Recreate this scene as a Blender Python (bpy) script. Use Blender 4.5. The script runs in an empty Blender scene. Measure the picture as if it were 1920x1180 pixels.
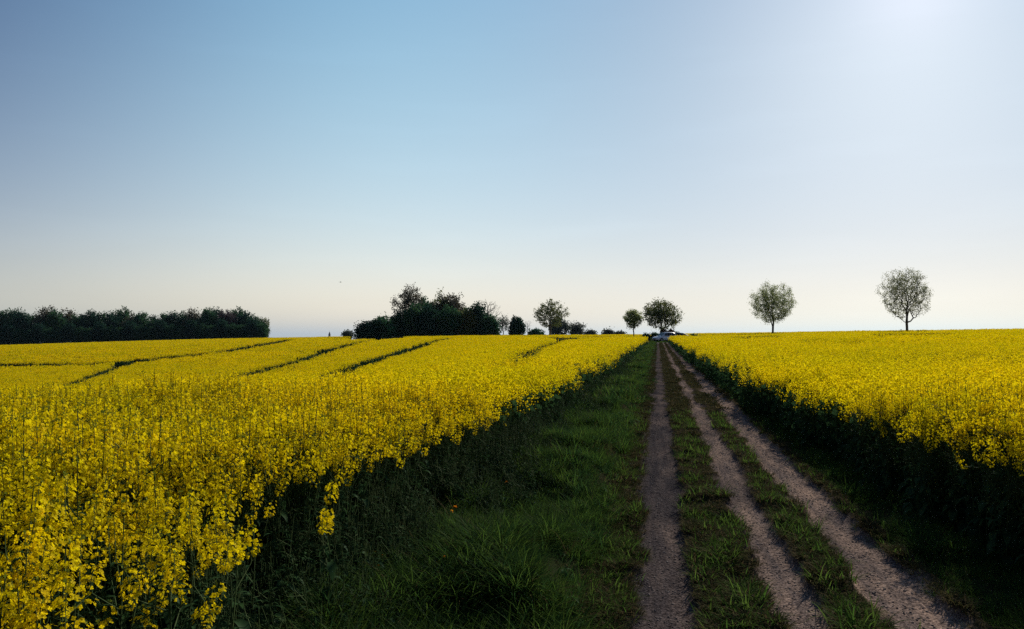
import bpy, math, random
import numpy as np
R = math.radians
sc = bpy.context.scene
C = sc.collection

# ---------------------------------------------------------------- camera
YAW = R(11.03); F_PX = 1400.0; EYE = 1.7; HZ = 625.0
cam_d = bpy.data.cameras.new("camera"); cam = bpy.data.objects.new("camera", cam_d); C.objects.link(cam)
cam.location = (0, 0, EYE); cam.rotation_euler = (R(90 + 1.43), 0, YAW)
cam_d.sensor_width = 36; cam_d.lens = F_PX / 1920 * 36
cam_d.clip_start = 0.05; cam_d.clip_end = 20000
sc.camera = cam

# ---------------------------------------------------------------- sky, sun, exposure
SUN_EL, SUN_AZ = R(23.3), R(17.6)          # azimuth from +Y towards +X
w = bpy.data.worlds.new("World"); sc.world = w; w.use_nodes = True
nt = w.node_tree; nt.nodes.clear()
out = nt.nodes.new("ShaderNodeOutputWorld"); bg = nt.nodes.new("ShaderNodeBackground")
sky = nt.nodes.new("ShaderNodeTexSky"); sky.sky_type = 'NISHITA'; sky.sun_disc = False
sky.sun_elevation = SUN_EL; sky.sun_rotation = SUN_AZ
sky.air_density = 1.0; sky.dust_density = 0.6; sky.ozone_density = 2.0; sky.altitude = 100
bg.inputs[1].default_value = 0.07
# tone of the air: the sky's own colour, evened out towards the sun and made paler at the horizon
def _n(kind, **kw):
    q = nt.nodes.new(kind)
    for a_, b_ in kw.items(): setattr(q, a_, b_)
    return q
def _m(op, a_, b_=None):
    q = _n('ShaderNodeMath', operation=op)
    for i_, v_ in enumerate((a_, b_)):
        if v_ is None: continue
        if isinstance(v_, (int, float)): q.inputs[i_].default_value = v_
        else: nt.links.new(v_, q.inputs[i_])
    return q.outputs[0]
_tc = _n('ShaderNodeTexCoord'); _sx = _n('ShaderNodeSeparateXYZ'); nt.links.new(_tc.outputs['Generated'], _sx.inputs[0])
_z = _m('MINIMUM', _m('MAXIMUM', _sx.outputs[2], 0.0), 0.5)
_dt = _n('ShaderNodeVectorMath', operation='DOT_PRODUCT'); nt.links.new(_tc.outputs['Generated'], _dt.inputs[0])
_dt.inputs[1].default_value = (math.sin(SUN_AZ) * math.cos(SUN_EL), math.cos(SUN_AZ) * math.cos(SUN_EL), math.sin(SUN_EL))
_s = _m('MAXIMUM', _dt.outputs['Value'], 0.3)
SKY_K = [[0.2998, 0.1542, 0.2303], [-3.1541, -3.2759, -2.7946], [-8.6376, -7.4954, -3.4107], [0.4663, 0.2264, 0.0786], [-2.0229, -1.4775, -0.9655], [8.7023, 10.1295, 7.0304], [0.15, 0.1, 0.1], [-0.551, 0.02, 0.5775], [-0.6686, -2.2356, -1.6732], [4.7426, 3.9318, 2.2063]]
_acc = None
for _b, _c in zip((1.0, _z, _m('MULTIPLY', _z, _z), _s, _m('POWER', _s, 6.0), _m('MULTIPLY', _z, _s), _m('POWER', _s, 500.0), _m('POWER', _m('SUBTRACT', 1.0, _z), 30.0), _m('MULTIPLY', _z, _m('POWER', _s, 6.0)), _m('POWER', _z, 3.0)), SKY_K):
    q = _n('ShaderNodeVectorMath', operation='MULTIPLY_ADD')
    if isinstance(_b, float): q.inputs[0].default_value = (_b, _b, _b)
    else: nt.links.new(_b, q.inputs[0])
    q.inputs[1].default_value = _c
    if _acc is not None: nt.links.new(_acc, q.inputs[2])
    _acc = q.outputs[0]
_s3 = _n('ShaderNodeSeparateXYZ'); nt.links.new(_acc, _s3.inputs[0]); _c3 = _n('ShaderNodeCombineXYZ')
for i_ in range(3): nt.links.new(_m('POWER', math.e, _s3.outputs[i_]), _c3.inputs[i_])
_mu = _n('ShaderNodeVectorMath', operation='MULTIPLY'); nt.links.new(sky.outputs[0], _mu.inputs[0]); nt.links.new(_c3.outputs[0], _mu.inputs[1])
# faint streaks of high haze
_mp = _n('ShaderNodeMapping'); _mp.inputs['Scale'].default_value = (2.2, 2.2, 16); _mp.inputs['Rotation'].default_value = (.08, -.05, .3); nt.links.new(_tc.outputs['Generated'], _mp.inputs[0])
_nz = _n('ShaderNodeTexNoise'); _nz.inputs['Scale'].default_value = 1.6; _nz.inputs['Detail'].default_value = 5; nt.links.new(_mp.outputs[0], _nz.inputs['Vector'])
_st = _m('ADD', _m('MULTIPLY', _m('MAXIMUM', _m('SUBTRACT', _nz.outputs[0], .5), 0.0), .10), .995)
_m2 = _n('ShaderNodeVectorMath', operation='SCALE'); nt.links.new(_mu.outputs[0], _m2.inputs[0]); nt.links.new(_st, _m2.inputs['Scale'])
nt.links.new(_m2.outputs[0], bg.inputs[0]); nt.links.new(bg.outputs[0], out.inputs[0])
sun_d = bpy.data.lights.new("sun", 'SUN'); sun = bpy.data.objects.new("sun", sun_d); C.objects.link(sun)
sun_d.energy = 4.7; sun_d.angle = R(0.55); sun_d.color = (1.0, 0.93, 0.80)
from mathutils import Vector
sdir = Vector((math.sin(SUN_AZ) * math.cos(SUN_EL), math.cos(SUN_AZ) * math.cos(SUN_EL), math.sin(SUN_EL)))
sun.rotation_euler = sdir.to_track_quat('Z', 'Y').to_euler(); sun.location = (20, 60, 40)
sc.view_settings.view_transform = 'Standard'; sc.view_settings.look = 'None'
sc.view_settings.gamma = 1; sc.view_settings.exposure = 0.0
sc.render.engine = 'CYCLES'
cy = sc.cycles; DENOISE = False
cy.use_denoising = DENOISE
cy.sample_clamp_indirect = 1.0
cy.max_bounces = 5; cy.diffuse_bounces = 3; cy.glossy_bounces = 2; cy.transmission_bounces = 3; cy.transparent_max_bounces = 4
cy.caustics_reflective = False; cy.caustics_refractive = False

# ---------------------------------------------------------------- helpers
rng = np.random.default_rng(7); random.seed(7)
HAZE = .00003
FW = np.array([-math.sin(YAW), math.cos(YAW)]); RT = np.array([math.cos(YAW), math.sin(YAW)])

def at(px, D):
    """plan position of photo column px at depth D"""
    p = FW * D + RT * ((px - 960) / F_PX * D)
    return float(p[0]), float(p[1])

def zat(y, D):
    return EYE + (HZ - y) * D / F_PX

def col_depth(x, y):
    d = x * FW[0] + y * FW[1]; r = x * RT[0] + y * RT[1]
    return 960 + F_PX * r / np.maximum(d, 0.3), d

# ground profile: height over (direction, distance)
TP = [-300, 0, 300, 600, 900, 1100, 1233, 1300, 1500, 1700, 1920, 2300]
TD = [1, 8, 11, 14, 25, 40, 60, 100, 150, 200, 300, 600, 1500, 6000]
TZ = {
 -300: [0, 0, -.25, -.55, -1.6, -2.9, -4.0, -4.3, -3.0, -3.4, -5.5, -10, -28, -60],
 0:    [0, .0, -.12, -.45, -1.42, -2.63, -3.56, -3.69, -2.08, -2.54, -4.8, -10, -28, -60],
 300:  [0, 0, .0, -.2, -1.1, -2.17, -3.13, -3.04, -1.54, -.97, -2.8, -9, -27, -60],
 600:  [0, 0, .0, -.12, -.9, -1.77, -2.4, -2.11, -.69, -.11, -1.8, -9, -26, -60],
 900:  [0, 0, 0, 0, -.24, -.51, -.64, -.54, -.04, .17, -.9, -9, -26, -60],
 1100: [0, 0, 0, 0, 0, -.08, -.12, -.06, .05, .2, -.9, -9, -26, -60],
 1233: [0, 0, 0, 0, 0, 0, 0, .0, .25, .25, -.5, -9, -26, -60],
 1300: [0, 0, 0, 0, 0, 0, .0, .05, .42, .5, -.1, -9, -26, -60],
 1500: [0, 0, 0, 0, 0, .05, .2, .6, .85, .8, 0, -9, -26, -60],
 1700: [0, 0, 0, 0, .05, .2, .5, .92, 1.05, .9, 0, -9, -26, -60],
 1920: [0, 0, 0, 0, .1, .3, .65, 1.15, 1.25, 1.0, 0, -9, -26, -60],
 2300: [0, 0, 0, 0, .1, .3, .7, 1.2, 1.3, 1.0, 0, -9, -26, -60]}
PG = np.arange(-300, 2301, 20.0); LG = np.linspace(0, math.log(6000), 260)
_a = np.array([np.interp(LG, np.log(TD), TZ[p]) for p in TP])
_b = np.array([np.interp(PG, TP, _a[:, j]) for j in range(len(LG))]).T
def _blur(a, s, ax):
    k = np.exp(-0.5 * (np.arange(-3 * s, 3 * s + 1) / s) ** 2); k /= k.sum()
    pad = [(0, 0), (0, 0)]; pad[ax] = (3 * s, 3 * s)
    q = np.pad(a, pad, mode='edge')
    return np.apply_along_axis(lambda v: np.convolve(v, k, 'valid'), ax, q)
ZG = _blur(_blur(_b, 4, 0), 4, 1)

def ground_z(x, y):
    x = np.asarray(x, float); y = np.asarray(y, float)
    p, d = col_depth(x, y)
    d = np.where(d < 1, 1, d)
    fi = np.clip((np.clip(p, -300, 2300) + 300) / 20, 0, len(PG) - 1.001)
    fj = np.clip(np.log(d) / LG[-1] * (len(LG) - 1), 0, len(LG) - 1.001)
    i = fi.astype(int); j = fj.astype(int); u = fi - i; v = fj - j
    z = (ZG[i, j] * (1 - u) * (1 - v) + ZG[i + 1, j] * u * (1 - v) + ZG[i, j + 1] * (1 - u) * v + ZG[i + 1, j + 1] * u * v)
    return z
def gz(x, y): return float(ground_z(x, y))

_lat = np.random.default_rng(3).random((256, 256))
def noise(x, y, s=1.0, seed=0):
    x = np.asarray(x, float) / s + seed * 17.3; y = np.asarray(y, float) / s + seed * 9.1
    i = np.floor(x).astype(int); j = np.floor(y).astype(int); u = x - i; v = y - j
    u = u * u * (3 - 2 * u); v = v * v * (3 - 2 * v)
    g = lambda a, b: _lat[a % 256, b % 256]
    return g(i, j) * (1 - u) * (1 - v) + g(i + 1, j) * u * (1 - v) + g(i, j + 1) * (1 - u) * v + g(i + 1, j + 1) * u * v

def hummock(x, y):
    """small swells of the left verge"""
    w_ = np.clip((-.35 - x) / .4, 0, 1) * np.clip((x + 2.2) / .3, 0, 1) * np.clip((120 - y) / 5, 0, 1)
    return w_ * (.26 * noise(x, y, .8, 54) + .05 * noise(x, y, .3, 55))

def mesh_np(name, V, F, mats=(), mi=None, smooth=False):
    """V (n,3); F list of int arrays (m,k)"""
    me = bpy.data.meshes.new(name)
    V = np.asarray(V, np.float32)
    Fs = [np.asarray(f, np.int32) for f in F if len(f)]
    loops = np.concatenate([f.ravel() for f in Fs]); tot = np.concatenate([np.full(len(f), f.shape[1], np.int32) for f in Fs])
    st = np.concatenate([[0], np.cumsum(tot)[:-1]]).astype(np.int32)
    me.vertices.add(len(V)); me.vertices.foreach_set('co', V.ravel())
    me.loops.add(len(loops)); me.loops.foreach_set('vertex_index', loops)
    me.polygons.add(len(tot)); me.polygons.foreach_set('loop_start', st); me.polygons.foreach_set('loop_total', tot)
    for m in mats: me.materials.append(m)
    if mi is not None: me.polygons.foreach_set('material_index', np.asarray(mi, np.int32))
    if smooth: me.polygons.foreach_set('use_smooth', np.ones(len(tot), bool))
    me.update(calc_edges=True); me.validate()
    return me

class Soup:
    """collects quads/tris with material slots, builds ONE mesh"""
    def __init__(s): s.V = []; s.F4 = []; s.F3 = []; s.M4 = []; s.M3 = []; s.n = 0
    def add(s, V, F, m=0):
        V = np.asarray(V, float).reshape(-1, 3); F = np.asarray(F, int)
        s.V.append(V)
        if F.shape[1] == 4: s.F4.append(F + s.n); s.M4.append(np.full(len(F), m))
        else: s.F3.append(F + s.n); s.M3.append(np.full(len(F), m))
        s.n += len(V)
    def mesh(s, name, mats, smooth=False):
        F = []; M = []
        if s.F4: F.append(np.concatenate(s.F4)); M.append(np.concatenate(s.M4))
        if s.F3: F.append(np.concatenate(s.F3)); M.append(np.concatenate(s.M3))
        return mesh_np(name, np.concatenate(s.V), F, mats, np.concatenate(M), smooth)

def link(name, me, parent=None, **props):
    o = bpy.data.objects.new(name, me); C.objects.link(o)
    if parent: o.parent = parent
    for k, v in props.items(): o[k] = v
    return o
def thing(name, loc, label, cat, group=None, rz=0):
    o = bpy.data.objects.new(name, None); C.objects.link(o); o.location = loc; o.rotation_euler = (0, 0, rz)
    o.empty_display_size = 0.3
    o['label'] = label; o['category'] = cat
    if group: o['group'] = group
    return o

# ---------------------------------------------------------------- materials
def mat(name, col, rough=0.8, col2=None, nscale=5.0, spec=0.2, bump=0.0, bscale=60.0, metal=0.0, coat=0.0):
    m = bpy.data.materials.new(name); m.use_nodes = True; t = m.node_tree; p = t.nodes["Principled BSDF"]
    p.inputs['Base Color'].default_value = (*col, 1); p.inputs['Roughness'].default_value = rough
    p.inputs['Specular IOR Level'].default_value = spec; p.inputs['Metallic'].default_value = metal
    p.inputs['Coat Weight'].default_value = coat
    tc = t.nodes.new('ShaderNodeTexCoord')
    if col2:
        n = t.nodes.new('ShaderNodeTexNoise'); n.inputs['Scale'].default_value = nscale; n.inputs['Detail'].default_value = 4
        r = t.nodes.new('ShaderNodeValToRGB'); r.color_ramp.elements[0].position = .35; r.color_ramp.elements[1].position = .65
        r.color_ramp.elements[0].color = (*col, 1); r.color_ramp.elements[1].color = (*col2, 1)
        t.links.new(tc.outputs['Object'], n.inputs['Vector']); t.links.new(n.outputs[0], r.inputs[0]); t.links.new(r.outputs[0], p.inputs['Base Color'])
    if bump:
        n = t.nodes.new('ShaderNodeTexNoise'); n.inputs['Scale'].default_value = bscale; n.inputs['Detail'].default_value = 5
        b = t.nodes.new('ShaderNodeBump'); b.inputs['Strength'].default_value = 1; b.inputs['Distance'].default_value = bump
        t.links.new(tc.outputs['Object'], n.inputs['Vector']); t.links.new(n.outputs[0], b.inputs['Height']); t.links.new(b.outputs[0], p.inputs['Normal'])
    return m

def leafmat(name, col, col2, trans=0.4, tcol=None, nscale=8.0, rough=0.8, gloss=0.008):
    """thin leaf or petal: reflects and lets light through"""
    m = bpy.data.materials.new(name); m.use_nodes = True; t = m.node_tree; t.nodes.clear()
    o = t.nodes.new('ShaderNodeOutputMaterial'); tc = t.nodes.new('ShaderNodeTexCoord')
    n = t.nodes.new('ShaderNodeTexNoise'); n.inputs['Scale'].default_value = nscale; n.inputs['Detail'].default_value = 3
    r = t.nodes.new('ShaderNodeValToRGB'); r.color_ramp.elements[0].position = .38; r.color_ramp.elements[1].position = .62
    r.color_ramp.elements[0].color = (*col, 1); r.color_ramp.elements[1].color = (*col2, 1)
    d = t.nodes.new('ShaderNodeBsdfDiffuse'); tr = t.nodes.new('ShaderNodeBsdfTranslucent'); mx = t.nodes.new('ShaderNodeMixShader')
    t.links.new(tc.outputs['Object'], n.inputs['Vector']); t.links.new(n.outputs[0], r.inputs[0]); t.links.new(r.outputs[0], d.inputs[0])
    if tcol: tr.inputs[0].default_value = (*tcol, 1)
    else: t.links.new(r.outputs[0], tr.inputs[0])
    mx.inputs[0].default_value = trans; t.links.new(d.outputs[0], mx.inputs[1]); t.links.new(tr.outputs[0], mx.inputs[2])
    g = t.nodes.new('ShaderNodeBsdfGlossy'); g.inputs['Roughness'].default_value = rough * .7; g.inputs[0].default_value = (.8, .8, .8, 1)
    mg = t.nodes.new('ShaderNodeMixShader'); mg.inputs[0].default_value = gloss
    t.links.new(mx.outputs[0], mg.inputs[1]); t.links.new(g.outputs[0], mg.inputs[2]); t.links.new(mg.outputs[0], o.inputs[0])
    return m

M_PETAL = leafmat('petal_yellow', (.70, .54, .002), (.84, .68, .006), .5, nscale=14, gloss=.003)
def bloom_variation(m):
    """bloom differs from plant to plant and from patch to patch"""
    t = m.node_tree; geo = t.nodes.new('ShaderNodeNewGeometry'); oi_ = t.nodes.new('ShaderNodeObjectInfo')
    n = t.nodes.new('ShaderNodeTexNoise'); n.inputs['Scale'].default_value = .35; n.inputs['Detail'].default_value = 4; t.links.new(geo.outputs['Position'], n.inputs['Vector'])
    ad = t.nodes.new('ShaderNodeMath'); ad.operation = 'MULTIPLY_ADD'; t.links.new(oi_.outputs['Random'], ad.inputs[0]); ad.inputs[1].default_value = .30; t.links.new(n.outputs[0], ad.inputs[2])
    r = t.nodes.new('ShaderNodeValToRGB'); e = r.color_ramp.elements; e[0].position = .42; e[0].color = (.84, .90, 1.0, 1); e[1].position = .82; e[1].color = (1.1, 1.03, 1, 1)
    t.links.new(ad.outputs[0], r.inputs[0]); src = [q for q in t.nodes if q.type == 'VALTORGB'][0]
    mu = t.nodes.new('ShaderNodeMix'); mu.data_type = 'RGBA'; mu.blend_type = 'MULTIPLY'; mu.inputs[0].default_value = 1
    t.links.new(src.outputs[0], mu.inputs[6]); t.links.new(r.outputs[0], mu.inputs[7])
    for q in t.nodes:
        if q.type in ('BSDF_DIFFUSE', 'BSDF_TRANSLUCENT'): t.links.new(mu.outputs[2], q.inputs[0])
bloom_variation(M_PETAL)
M_BUD = leafmat('bud_green', (.20, .22, .02), (.14, .18, .02), .3, gloss=.003)
M_STEM = mat('stem_green', (.035, .06, .02), .8, (.05, .075, .025), 9, spec=.05)
M_RLEAF = leafmat('crop_leaf', (.024, .062, .026), (.044, .088, .030), .35, nscale=6, gloss=.005)
M_GRASS = leafmat('grass_green', (.052, .112, .018), (.095, .155, .026), .55, nscale=3, gloss=.003)
M_GRASSB = leafmat('grass_blue', (.026, .068, .020), (.045, .095, .026), .5, nscale=3, gloss=.003)
M_DRY = leafmat('grass_dry', (.15, .11, .055), (.09, .07, .03), .3, nscale=5, gloss=.003)
M_MOSSY = leafmat('grass_short', (.042, .050, .017), (.072, .064, .027), .3, nscale=4, gloss=.003)
M_WEED = leafmat('weed_leaf', (.028, .080, .020), (.045, .10, .024), .35, nscale=6, gloss=.006)
M_BARK = mat('bark', (.06, .05, .04), .9, (.10, .085, .07), 12, bump=.01, bscale=30)
M_BIRCH = mat('birch_bark', (.12, .11, .10), .8, (.04, .035, .03), 6)
M_TYRE = mat('tyre', (.015, .015, .016), .85); M_RIM = mat('rim', (.35, .36, .38), .35, metal=.8)
M_GLASS = mat('car_glass', (.008, .011, .015), .15, spec=.35)
M_TRIM = mat('car_trim', (.02, .02, .022), .6)
M_LAMP = mat('lamp_glass', (.6, .62, .65), .12, spec=.6)
M_TAIL = mat('tail_lamp', (.25, .01, .01), .2)
M_STONE = mat('stone', (.15, .12, .11), .85, (.09, .075, .07), 3, spec=.03)
M_STONE2 = mat('stone_pale', (.26, .215, .19), .85, (.15, .125, .11), 3, spec=.03)

# ---------------------------------------------------------------- ground, track
def axis(neg, pos, fine, fl, grow):
    a = [0.0]
    while a[-1] < pos: a.append(a[-1] + (fine if a[-1] < fl else fine + (a[-1] - fl) * grow))
    b = [0.0]
    while b[-1] < neg: b.append(b[-1] + (fine if b[-1] < fl else fine + (b[-1] - fl) * grow))
    return np.array(sorted(set([-v for v in b] + a)))
gx = axis(2000, 2000, .15, 4, .06); gy = axis(80, 2200, .2, 24, .03)
X, Y = np.meshgrid(gx, gy); Zg = ground_z(X.ravel(), Y.ravel())
Xr, Yr = X.ravel(), Y.ravel(); V = np.stack([Xr, Yr, Zg + hummock(Xr, Yr)], 1)
nx, ny = len(gx), len(gy)
ii = (np.arange(ny - 1)[:, None] * nx + np.arange(nx - 1)[None]).ravel()
Fq = np.stack([ii, ii + 1, ii + nx + 1, ii + nx], 1)
m = mat('soil', (.032, .028, .016), .95, (.020, .028, .012), .35, spec=0, bump=.03, bscale=4)
link('ground', mesh_np('ground', V, [Fq], [m], smooth=True), kind='structure')

RUTS = [(-.20, .25), (.68, 1.0), (1.30, 1.72)]
def wob(y, k): return .05 * (noise(y, 0 * y, 2.3, k) - .5) * 2 + .04 * (noise(y, 0 * y, .6, k + 9) - .5)
def rutness(x, y, soft=.07):
    """1 in a wheel rut, 0 on the grass between"""
    r = np.zeros_like(np.asarray(x, float))
    for k, (a, b) in enumerate(RUTS):
        e = wob(y, k) + (noise(x * 1.0, y, .12, 30 + k) - .5) * .14 + (noise(x, y, .45, 35 + k) - .5) * .08
        d = np.minimum(x - (a + e), (b + wob(y, k + 4)) - x + (noise(x, y, .1, 40 + k) - .5) * .06)
        r = np.maximum(r, np.clip(d / soft + .5, 0, 1))
    return r
def track_dz(X, Y):
    rn = rutness(X, Y); edge = np.clip(np.minimum(X + .55, 1.97 - X) / .18, 0, 1)
    z = .008 + (1 - rn) * (.01 + .075 * noise(X, Y, .27, 53)) + (noise(X, Y, .09, 50) - .5) * .008 + (noise(X, Y * .35, .22, 51) - .5) * .022 + (noise(X, Y * .4, .04, 52) - .5) * .004
    return np.where(edge > .99, np.maximum(z, .006), z * edge - .02 * (1 - edge))
tx = np.concatenate([np.arange(-.55, 1.99, .022)])
ty = [1.2]
while ty[-1] < 121: ty.append(ty[-1] + .022 + max(0, ty[-1] - 3) * .007)
ty = np.array(ty); X, Y = np.meshgrid(tx, ty); X = X.ravel(); Y = Y.ravel()
rn = rutness(X, Y)
zz = track_dz(X, Y)
V = np.stack([X, Y, ground_z(X, Y) + zz], 1); nx, ny = len(tx), len(ty)
ii = (np.arange(ny - 1)[:, None] * nx + np.arange(nx - 1)[None]).ravel()
Fq = np.stack([ii, ii + 1, ii + nx + 1, ii + nx], 1)
mt = bpy.data.materials.new('track_gravel'); mt.use_nodes = True; t = mt.node_tree; p = t.nodes['Principled BSDF']
p.inputs['Roughness'].default_value = .9; p.inputs['Specular IOR Level'].default_value = .0
tc = t.nodes.new('ShaderNodeTexCoord'); at_ = t.nodes.new('ShaderNodeAttribute'); at_.attribute_name = 'rut'
def tn(scale, det=4, rough=.6):
    n = t.nodes.new('ShaderNodeTexNoise'); n.inputs['Scale'].default_value = scale; n.inputs['Detail'].default_value = det; n.inputs['Roughness'].default_value = rough
    t.links.new(tc.outputs['Object'], n.inputs['Vector']); return n
def ramp(src, p0, c0, p1, c1):
    r = t.nodes.new('ShaderNodeValToRGB'); e = r.color_ramp.elements; e[0].position = p0; e[0].color = (*c0, 1); e[1].position = p1; e[1].color = (*c1, 1)
    t.links.new(src, r.inputs[0]); return r
r1 = ramp(tn(55, 6, .75).outputs[0], .38, (.020, .018, .0185), .64, (.225, .195, .180))
r2 = ramp(tn(30, 5).outputs[0], .4, (.028, .026, .014), .65, (.075, .056, .034))
mp = t.nodes.new('ShaderNodeMapping'); mp.inputs['Scale'].default_value = (9, .9, 3); t.links.new(tc.outputs['Object'], mp.inputs[0])
ns = t.nodes.new('ShaderNodeTexNoise'); ns.inputs['Scale'].default_value = 1.0; ns.inputs['Detail'].default_value = 4; t.links.new(mp.outputs[0], ns.inputs['Vector'])
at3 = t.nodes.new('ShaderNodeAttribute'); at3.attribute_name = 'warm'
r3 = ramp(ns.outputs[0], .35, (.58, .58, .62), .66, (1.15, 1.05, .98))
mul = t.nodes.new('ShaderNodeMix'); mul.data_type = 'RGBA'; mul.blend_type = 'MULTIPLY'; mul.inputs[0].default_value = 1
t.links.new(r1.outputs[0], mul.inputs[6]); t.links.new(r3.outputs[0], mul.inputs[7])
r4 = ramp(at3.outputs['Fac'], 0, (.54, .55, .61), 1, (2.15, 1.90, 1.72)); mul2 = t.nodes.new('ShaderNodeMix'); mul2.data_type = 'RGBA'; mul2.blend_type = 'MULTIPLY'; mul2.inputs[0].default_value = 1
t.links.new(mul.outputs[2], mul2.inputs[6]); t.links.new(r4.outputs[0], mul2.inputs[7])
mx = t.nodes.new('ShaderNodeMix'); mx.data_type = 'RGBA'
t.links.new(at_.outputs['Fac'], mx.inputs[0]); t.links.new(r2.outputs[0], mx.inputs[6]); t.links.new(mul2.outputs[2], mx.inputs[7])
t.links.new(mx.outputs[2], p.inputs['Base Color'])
vo = t.nodes.new('ShaderNodeTexVoronoi'); vo.inputs['Scale'].default_value = 70; t.links.new(tc.outputs['Object'], vo.inputs['Vector'])
bp = t.nodes.new('ShaderNodeBump'); bp.inputs['Distance'].default_value = .005; bp.inputs['Strength'].default_value = .6; bp.invert = True
t.links.new(vo.outputs[0], bp.inputs['Height'])
bp2 = t.nodes.new('ShaderNodeBump'); bp2.inputs['Distance'].default_value = .007; t.links.new(tn(40, 5).outputs[0], bp2.inputs['Height'])
t.links.new(bp.outputs[0], bp2.inputs['Normal']); t.links.new(bp2.outputs[0], p.inputs['Normal'])
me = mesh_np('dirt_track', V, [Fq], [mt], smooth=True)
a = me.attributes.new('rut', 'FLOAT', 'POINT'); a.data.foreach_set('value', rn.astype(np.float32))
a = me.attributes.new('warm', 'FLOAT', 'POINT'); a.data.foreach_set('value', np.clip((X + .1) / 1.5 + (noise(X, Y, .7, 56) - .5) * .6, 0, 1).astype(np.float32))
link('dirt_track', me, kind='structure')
# crossing path in front of the cars
px_ = np.arange(-2.2, 42, .5); py_ = np.array([118.3, 119.4, 120.6, 121.8])
X, Y = np.meshgrid(px_, py_); X = X.ravel(); Y = Y.ravel() + .012 * X
zz = ground_z(X, Y) + .03 + np.where((Y - .012 * X < 118.5) | (Y - .012 * X > 121.5), -.06, 0)
nx, ny = len(px_), 4
ii = (np.arange(ny - 1)[:, None] * nx + np.arange(nx - 1)[None]).ravel()
link('crossing_path', mesh_np('crossing_path', np.stack([X, Y, zz], 1), [np.stack([ii, ii + 1, ii + nx + 1, ii + nx], 1)],
     [mat('path_gravel', (.24, .22, .21), .9, (.16, .145, .14), 3, bump=.02, bscale=20)]), kind='structure')

# ---------------------------------------------------------------- thin evening haze
if HAZE:
    hv = np.array([(a, b, c) for c in (-66, 19) for (a, b) in ((-2300, -300), (2300, -300), (2300, 2500), (-2300, 2500))], float)
    mh = bpy.data.materials.new('haze'); mh.use_nodes = True; t = mh.node_tree; t.nodes.clear()
    o_ = t.nodes.new('ShaderNodeOutputMaterial'); pv = t.nodes.new('ShaderNodeVolumePrincipled')
    pv.inputs['Color'].default_value = (.55, .80, 1.0, 1); pv.inputs['Density'].default_value = HAZE; pv.inputs['Anisotropy'].default_value = .2
    t.links.new(pv.outputs[0], o_.inputs['Volume'])
    link('haze', mesh_np('haze', hv, [np.array([(3, 2, 1, 0), (4, 5, 6, 7), (0, 1, 5, 4), (1, 2, 6, 5), (2, 3, 7, 6), (3, 0, 4, 7)])], [mh]), kind='stuff')

# ---------------------------------------------------------------- plant pieces
def frames(n, up=0.3, g=rng):
    N = g.normal(size=(n, 3)); N[:, 2] = N[:, 2] * (1 - up) + up * 1.5; N /= np.linalg.norm(N, axis=1)[:, None]
    A = g.normal(size=(n, 3)); U = np.cross(N, A); U /= np.linalg.norm(U, axis=1)[:, None]; W = np.cross(N, U)
    return U, W, N
def quads(P, size, g, up=.3, aspect=1.0):
    n = len(P); U, W, N = frames(n, up, g); s = (np.asarray(size) * (0.7 + .6 * g.random(n)))[:, None] / 2
    V = np.stack([P - U * s - W * s * aspect * .6, P + U * s * .5 - W * s * aspect, P + U * s + W * s * aspect * .7, P - U * s * .6 + W * s * aspect], 1)
    return V.reshape(-1, 3), np.arange(n * 4).reshape(-1, 4)
def flowers(P, Nrm, L, g):
    """four-petalled blooms at P facing Nrm"""
    n = len(P); Nrm = Nrm / np.linalg.norm(Nrm, axis=1)[:, None]
    U = np.cross(Nrm, g.normal(size=(n, 3))); U /= np.linalg.norm(U, axis=1)[:, None]; W = np.cross(Nrm, U)
    out = []; L = (L * (.8 + .4 * g.random(n)))[:, None]; cup = (g.random(n) * .5)[:, None]
    for k in range(4):
        a = k * math.pi / 2; d = math.cos(a) * U + math.sin(a) * W; q = -math.sin(a) * U + math.cos(a) * W
        out.append(np.stack([P, P + d * L * .65 + q * L * .45 + Nrm * L * cup * .5, P + d * L + Nrm * L * cup * .6, P + d * L * .65 - q * L * .45 + Nrm * L * cup * .5], 1))
    V = np.concatenate(out).reshape(-1, 3); return V, np.arange(len(V)).reshape(-1, 4)
def tube(path, r0, r1, sides=3):
    path = np.asarray(path, float); n = len(path); T = np.gradient(path, axis=0); T /= np.linalg.norm(T, axis=1)[:, None] + 1e-9
    ref = np.array([0.37, .91, .15]); U = np.cross(T, ref); U /= np.linalg.norm(U, axis=1)[:, None]; W = np.cross(T, U)
    r = np.linspace(r0, r1, n)[:, None]; V = []
    for k in range(sides):
        a = 2 * math.pi * k / sides; V.append(path + (U * math.cos(a) + W * math.sin(a)) * r)
    V = np.stack(V, 1).reshape(-1, 3); F = []
    for i in range(n - 1):
        for k in range(sides):
            F.append((i * sides + k, i * sides + (k + 1) % sides, (i + 1) * sides + (k + 1) % sides, (i + 1) * sides + k))
    return V, np.array(F)
def blade(base, d, up, length, width, curl, segs=3):
    """tapered bent strip; d horizontal direction"""
    d = np.asarray(d, float); s = np.cross(d, (0, 0, 1)); V = []
    for i in range(segs + 1):
        t_ = i / segs; ang = up - curl * t_
        wv = width * (1 - t_ ** 2) * .5 + .0004
        if i == 0: c = np.array(base, float)
        else: c = c + (d * math.cos(ang) + np.array([0, 0, 1]) * math.sin(ang)) * length / segs
        V += [c - s * wv, c + s * wv]
    F = [(2 * i, 2 * i + 1, 2 * i + 3, 2 * i + 2) for i in range(segs)]
    return np.array(V), np.array(F)
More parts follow.
